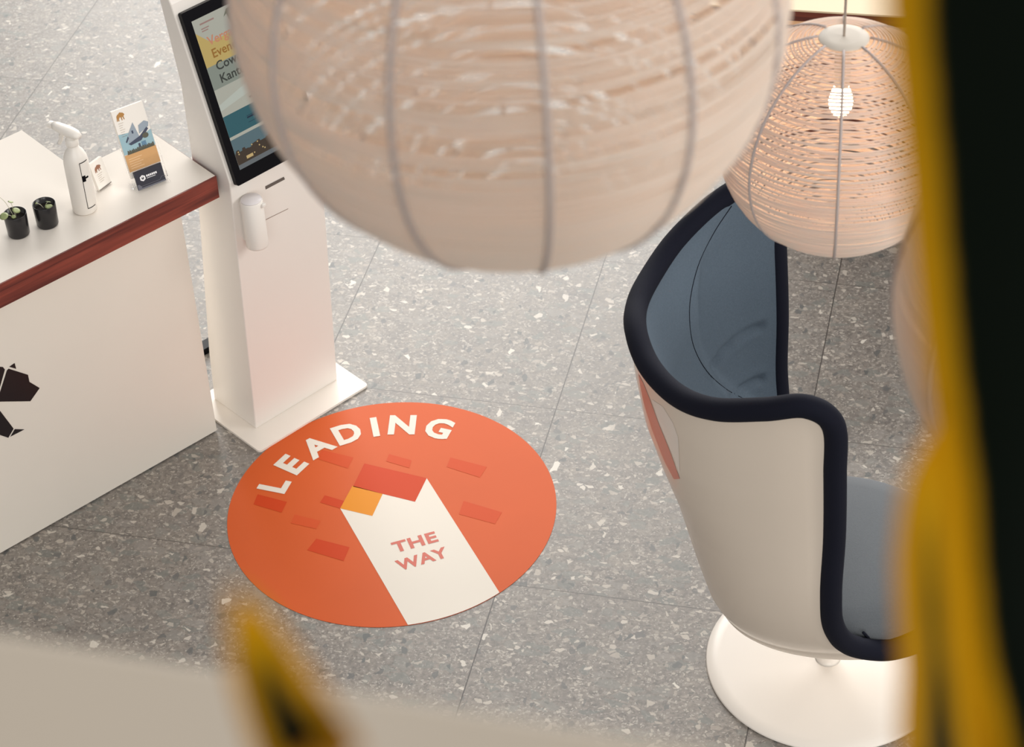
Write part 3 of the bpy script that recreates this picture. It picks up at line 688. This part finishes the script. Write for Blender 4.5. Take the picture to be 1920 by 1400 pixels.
# sticker on the back of the shell
bvh = BVHTree.FromPolygons([hm @ Vector(v.co) for v in shell.data.vertices], [tuple(p.vertices) for p in shell.data.polygons])
def onshell(x, y, lift):
    for k in range(30):
        h_ = bvh.ray_cast(EYE, ray(x, y).normalized())
        if h_[0] is not None:
            nn = h_[1]; nn = -nn if nn.dot(h_[0] - EYE) > 0 else nn
            return hmi @ (h_[0] + nn * lift)
        x += 2
    return None
def strip(la, lb, lift, n=14, m=5):
    def ev(l, t):
        t *= len(l) - 1; i = min(int(t), len(l) - 2); f_ = t - i; return (l[i][0] + (l[i + 1][0] - l[i][0]) * f_, l[i][1] + (l[i + 1][1] - l[i][1]) * f_)
    vs_, fs_ = [], []
    for i in range(n + 1):
        a, b = ev(la, i / n), ev(lb, i / n)
        for j in range(m + 1): vs_.append(onshell(a[0] + (b[0] - a[0]) * j / m, a[1] + (b[1] - a[1]) * j / m, lift))
    for i in range(n):
        for j in range(m): fs_.append((i * (m + 1) + j, i * (m + 1) + j + 1, (i + 1) * (m + 1) + j + 1, (i + 1) * (m + 1) + j))
    return vs_, fs_
mesh('coral_stripe', *strip([(1197, 700), (1207, 754), (1223, 805), (1245, 862), (1264, 898)], [(1206, 716), (1219, 748), (1236, 795), (1257, 846), (1275, 897)], 0.0009), M_stick1, chair, True)
mesh('pale_facet', *strip([(1222, 748), (1237, 794), (1257, 840), (1273, 882)], [(1243, 762), (1262, 792), (1272, 820), (1275, 884)], 0.0007), M_stick2, chair, True)

# ------------------------------------------------------------------ string pendant lamps
def pendant(px, py, dist, Rl, ribs, rot, label, watts, seed, bulb_z=0.09):
    c = EYE + ray(px, py).normalized() * dist
    e = empty('pendant_lamp', c, 0, label, 'lamp', 'string globe pendant lamps')
    rg = random.Random(seed); parts = []
    Rz = Rl * 0.985; lat = R(76); n = 96
    while lat > R(-89):
        t_ = max(0, min(1, (R(70) - lat) / R(120)))
        step = 0.0048 * (1 - t_) ** 1.5 + 0.0036
        rad = 0.0021 + 0.0004 * rg.random()
        amp = 0.0011 + 0.0018 * t_; k1, k2 = rg.choice((1, 2)), rg.choice((2, 3, 5)); p1, p2 = rg.random() * 6.28, rg.random() * 6.28
        pts = []
        for i in range(n):
            a = 2 * math.pi * i / n
            la = lat + (amp * math.sin(k1 * a + p1) + 0.5 * amp * math.sin(k2 * a + p2)) / Rl
            la = max(-1.56, min(1.4, la))
            rr_ = Rl * (1 + 0.003 * math.sin(k2 * a + p1))
            pts.append((rr_ * math.cos(la) * math.cos(a), rr_ * math.cos(la) * math.sin(a), Rz * math.sin(la)))
        if Rl * math.cos(lat) > 0.006: parts.append(tube(pts, rad, 5, closed=True))
        lat -= step / Rl * rg.uniform(0.85, 1.15)
    mesh('woven_string', *join(parts), M_string, e, True)
    for k in range(ribs):
        a = rot + 2 * math.pi * k / ribs; pts = []
        for i in range(33):
            la = R(78) - (R(78) + R(88)) * i / 32; rr_ = Rl + 0.0022
            pts.append((rr_ * math.cos(la) * math.cos(a), rr_ * math.cos(la) * math.sin(a), rr_ * 0.985 * math.sin(la)))
        mesh('rib', *tube(pts, 0.0030, 8), M_rib, e, True)
    ct = Rz * math.sin(R(77))
    mesh('top_cap', *lathe([(0.0001, ct - 0.002), (0.049, ct - 0.004), (0.052, ct), (0.050, ct + 0.003), (0.03, ct + 0.005), (0.0001, ct + 0.006)], 40), M_cap, e, True)
    mesh('cord', *tube([(0, 0, ct - 0.02), (0, 0, 6.4 - c.z)], 0.0028, 8), M_cord, e, True)
    mesh('socket', *lathe([(0.0001, bulb_z + 0.04), (0.016, bulb_z + 0.04), (0.018, ct - 0.0), (0.0001, ct - 0.0)], 20), M_cap, e, True)
    mesh('bulb', *lathe([(0.0001, bulb_z - 0.035), (0.014, bulb_z - 0.031), (0.023, bulb_z - 0.014), (0.025, bulb_z), (0.022, bulb_z + 0.016), (0.015, bulb_z + 0.036), (0.013, bulb_z + 0.042), (0.0001, bulb_z + 0.042)], 24), M_bulb, e, True)
    l = bpy.data.lights.new('bulb_light', 'POINT'); l.energy = watts; l.color = (1, 0.62, 0.40); l.shadow_soft_size = 0.035
    o = bpy.data.objects.new('bulb_light', l); COL.objects.link(o); o.parent = e; o.location = (0, 0, bulb_z - 0.045)
    return e
pendant(957, -8, 2.14, 0.25, 12, R(-90 + 5), 'large near ivory string globe lamp hanging before the kiosk screen', 0.45, 1)
pendant(1573, 258, 4.95, 0.25, 8, R(-99), 'glowing ivory string globe lamp hanging over the tub chair', 2.2, 2)
pendant(2172, 565, 2.34, 0.25, 12, R(-70), 'string globe lamp at the right, mostly hidden behind the yellow-edged leaf', 0.1, 3)

# ------------------------------------------------------------------ desk at the far side (top right)
BD = 0.93
p0, p1 = at(1466, 17, BD), at(1700, 31, BD); dd = (p1 - p0); ya = math.atan2(dd.y, dd.x)
sbd = empty('sideboard', (p0.x, p0.y, 0), ya, 'cream-topped sideboard with dark walnut front behind the glowing lamp', 'sideboard')
mesh('top', *boxv(-0.3, 1.2, 0, 0.75, BD - 0.006, BD), M_cream, sbd)
M_dw = wood('dark_walnut', srgb(72, 26, 16), srgb(112, 50, 32))
mesh('front_edge', *boxv(-0.3, 1.2, 0.002, 0.06, BD - 0.042, BD - 0.0062), M_dw, sbd)
mesh('pale_groove', *boxv(-0.3, 1.2, 0.0, 0.06, BD - 0.056, BD - 0.0422), mat('pale_oak_strip', srgb(226, 176, 132), 0.5), sbd)
mesh('apron', *boxv(-0.29, 1.19, 0.02, 0.05, BD - 0.16, BD - 0.0562), M_dw, sbd)
mesh('cabinet', *boxv(-0.20, 1.15, 0.66, 0.74, 0.001, BD - 0.0062), M_dw, sbd)

# ------------------------------------------------------------------ snake plants on the parapet
def leaf_mat():
    m = bpy.data.materials.new('snake_plant_leaf'); m.use_nodes = True; nt = m.node_tree; N = nt.nodes; L = nt.links
    b = N['Principled BSDF']; b.inputs['Roughness'].default_value = 0.5; b.inputs['Specular IOR Level'].default_value = 0.05
    at_ = N.new('ShaderNodeAttribute'); at_.attribute_name = 'edge'
    tc = N.new('ShaderNodeTexCoord'); n_ = N.new('ShaderNodeTexNoise'); n_.inputs['Scale'].default_value = 60
    L.new(tc.outputs['Object'], n_.inputs['Vector'])
    a = N.new('ShaderNodeMath'); a.operation = 'MULTIPLY_ADD'; a.inputs[1].default_value = 0.002; L.new(n_.outputs['Fac'], a.inputs[0]); L.new(at_.outputs['Fac'], a.inputs[2])
    r = N.new('ShaderNodeValToRGB'); e_ = r.color_ramp.elements
    s_ = N.new('ShaderNodeMath'); s_.operation = 'MULTIPLY'; s_.inputs[1].default_value = 30; L.new(a.outputs[0], s_.inputs[0]); L.new(s_.outputs[0], r.inputs[0])
    e_[0].position = 0.0; e_[0].color = srgb(166, 112, 4); e_[1].position = 0.36; e_[1].color = srgb(3, 8, 4)
    k = e_.new(0.28); k.color = srgb(150, 112, 6); k = e_.new(0.33); k.color = srgb(44, 42, 6)
    L.new(r.outputs[0], b.inputs['Base Color'])
    return m
M_sn = leaf_mat()
def leaf(parent, path, wid, roll=0.0, cup=0.25, narrow=1.0):
    P_ = catmull(path, 8); n = len(P_); K = 20; vs, fs, ed = [], [], []
    for i, p in enumerate(P_):
        t = i / (n - 1); tg = (P_[min(n - 1, i + 1)] - P_[max(0, i - 1)]).normalized()
        w_ = wid[0] + 0
        tt = t * (len(wid) - 1); a = min(int(tt), len(wid) - 2); w_ = wid[a] + (wid[a + 1] - wid[a]) * (tt - a)
        sx_ = tg.cross(Vector((math.sin(roll), math.cos(roll), 0))).normalized(); nn = sx_.cross(tg)
        for j in range(K + 1):
            s_ = 2 * j / K - 1; vs.append(p + sx_ * (s_ * w_) + nn * (cup * w_ * (s_ * s_) + 0.0)); ed.append((1 - abs(s_)) * w_ * narrow)
    for i in range(n - 1):
        for j in range(K):
            fs.append((i * (K + 1) + j, i * (K + 1) + j + 1, (i + 1) * (K + 1) + j + 1, (i + 1) * (K + 1) + j))
    me = bpy.data.meshes.new('leaf'); mi = parent.matrix_basis.inverted()
    me.from_pydata([tuple(mi @ v) for v in vs], [], fs); me.update()
    at_ = me.attributes.new('edge', 'FLOAT', 'POINT')
    for i, e_ in enumerate(ed): at_.data[i].value = e_
    for p in me.polygons: p.use_smooth = True
    o = bpy.data.objects.new('leaf', me); COL.objects.link(o); me.materials.append(M_sn); o.parent = parent
    md = o.modifiers.new('thick', 'SOLIDIFY'); md.thickness = 0.0022; md.offset = 0
    return o
def aty(x, y, Y):
    d_ = ray(x, y); return EYE + d_ * (Y / d_.y)
def snake(x, y, label):
    e = empty('snake_plant', (x, y, PZ), 0, label, 'plant', 'snake plants on the parapet'); bpy.context.view_layer.update()
    mesh('pot', *lathe([(0.0001, 0.0005), (0.036, 0.0005), (0.044, 0.075), (0.046, 0.078), (0.043, 0.080), (0.040, 0.070), (0.0001, 0.068)], 40), M_claypot, e, True)
    mesh('soil', *lathe([(0.0001, 0.071), (0.0402, 0.070), (0.0401, 0.066), (0.0001, 0.066)], 30), M_soil, e)
    return e
s1 = snake(0.235, 0.37, 'tall snake plant at the right edge, dark leaf with broad yellow margins')
leaf(s1, [(0.235, 0.37, PZ + 0.065), aty(2080, 1800, 0.42), aty(2040, 1500, 0.45), aty(2000, 1200, 0.468), aty(1982, 900, 0.48), aty(1958, 600, 0.485), aty(1942, 300, 0.485), aty(1926, 0, 0.48), aty(1920, -300, 0.47), aty(1960, -800, 0.45)],
     [0.020, 0.024, 0.027, 0.031, 0.032, 0.033, 0.033, 0.033, 0.026, 0.002], 0.1)
leaf(s1, [(0.222, 0.38, PZ + 0.065), aty(1830, 1650, 0.42), aty(1772, 1450, 0.45), aty(1756, 1250, 0.465), aty(1742, 1050, 0.475), aty(1742, 900, 0.48), aty(1760, 780, 0.48)],
     [0.017, 0.0160, 0.0125, 0.0098, 0.0092, 0.0065, 0.0003], -0.1, 0.25, 1.25)
s2 = snake(-0.035, 0.27, 'low snake plant whose yellow leaf tip rises over the pale ledge')
leaf(s2, [(-0.035, 0.27, PZ + 0.065), aty(680, 1640, 0.34), aty(605, 1480, 0.37), aty(550, 1370, 0.38), aty(502, 1260, 0.385), aty(470, 1170, 0.385), aty(440, 1100, 0.385)],
     [0.012, 0.0135, 0.0135, 0.0115, 0.0085, 0.005, 0.0003], 0.0, 0.25, 1.6)
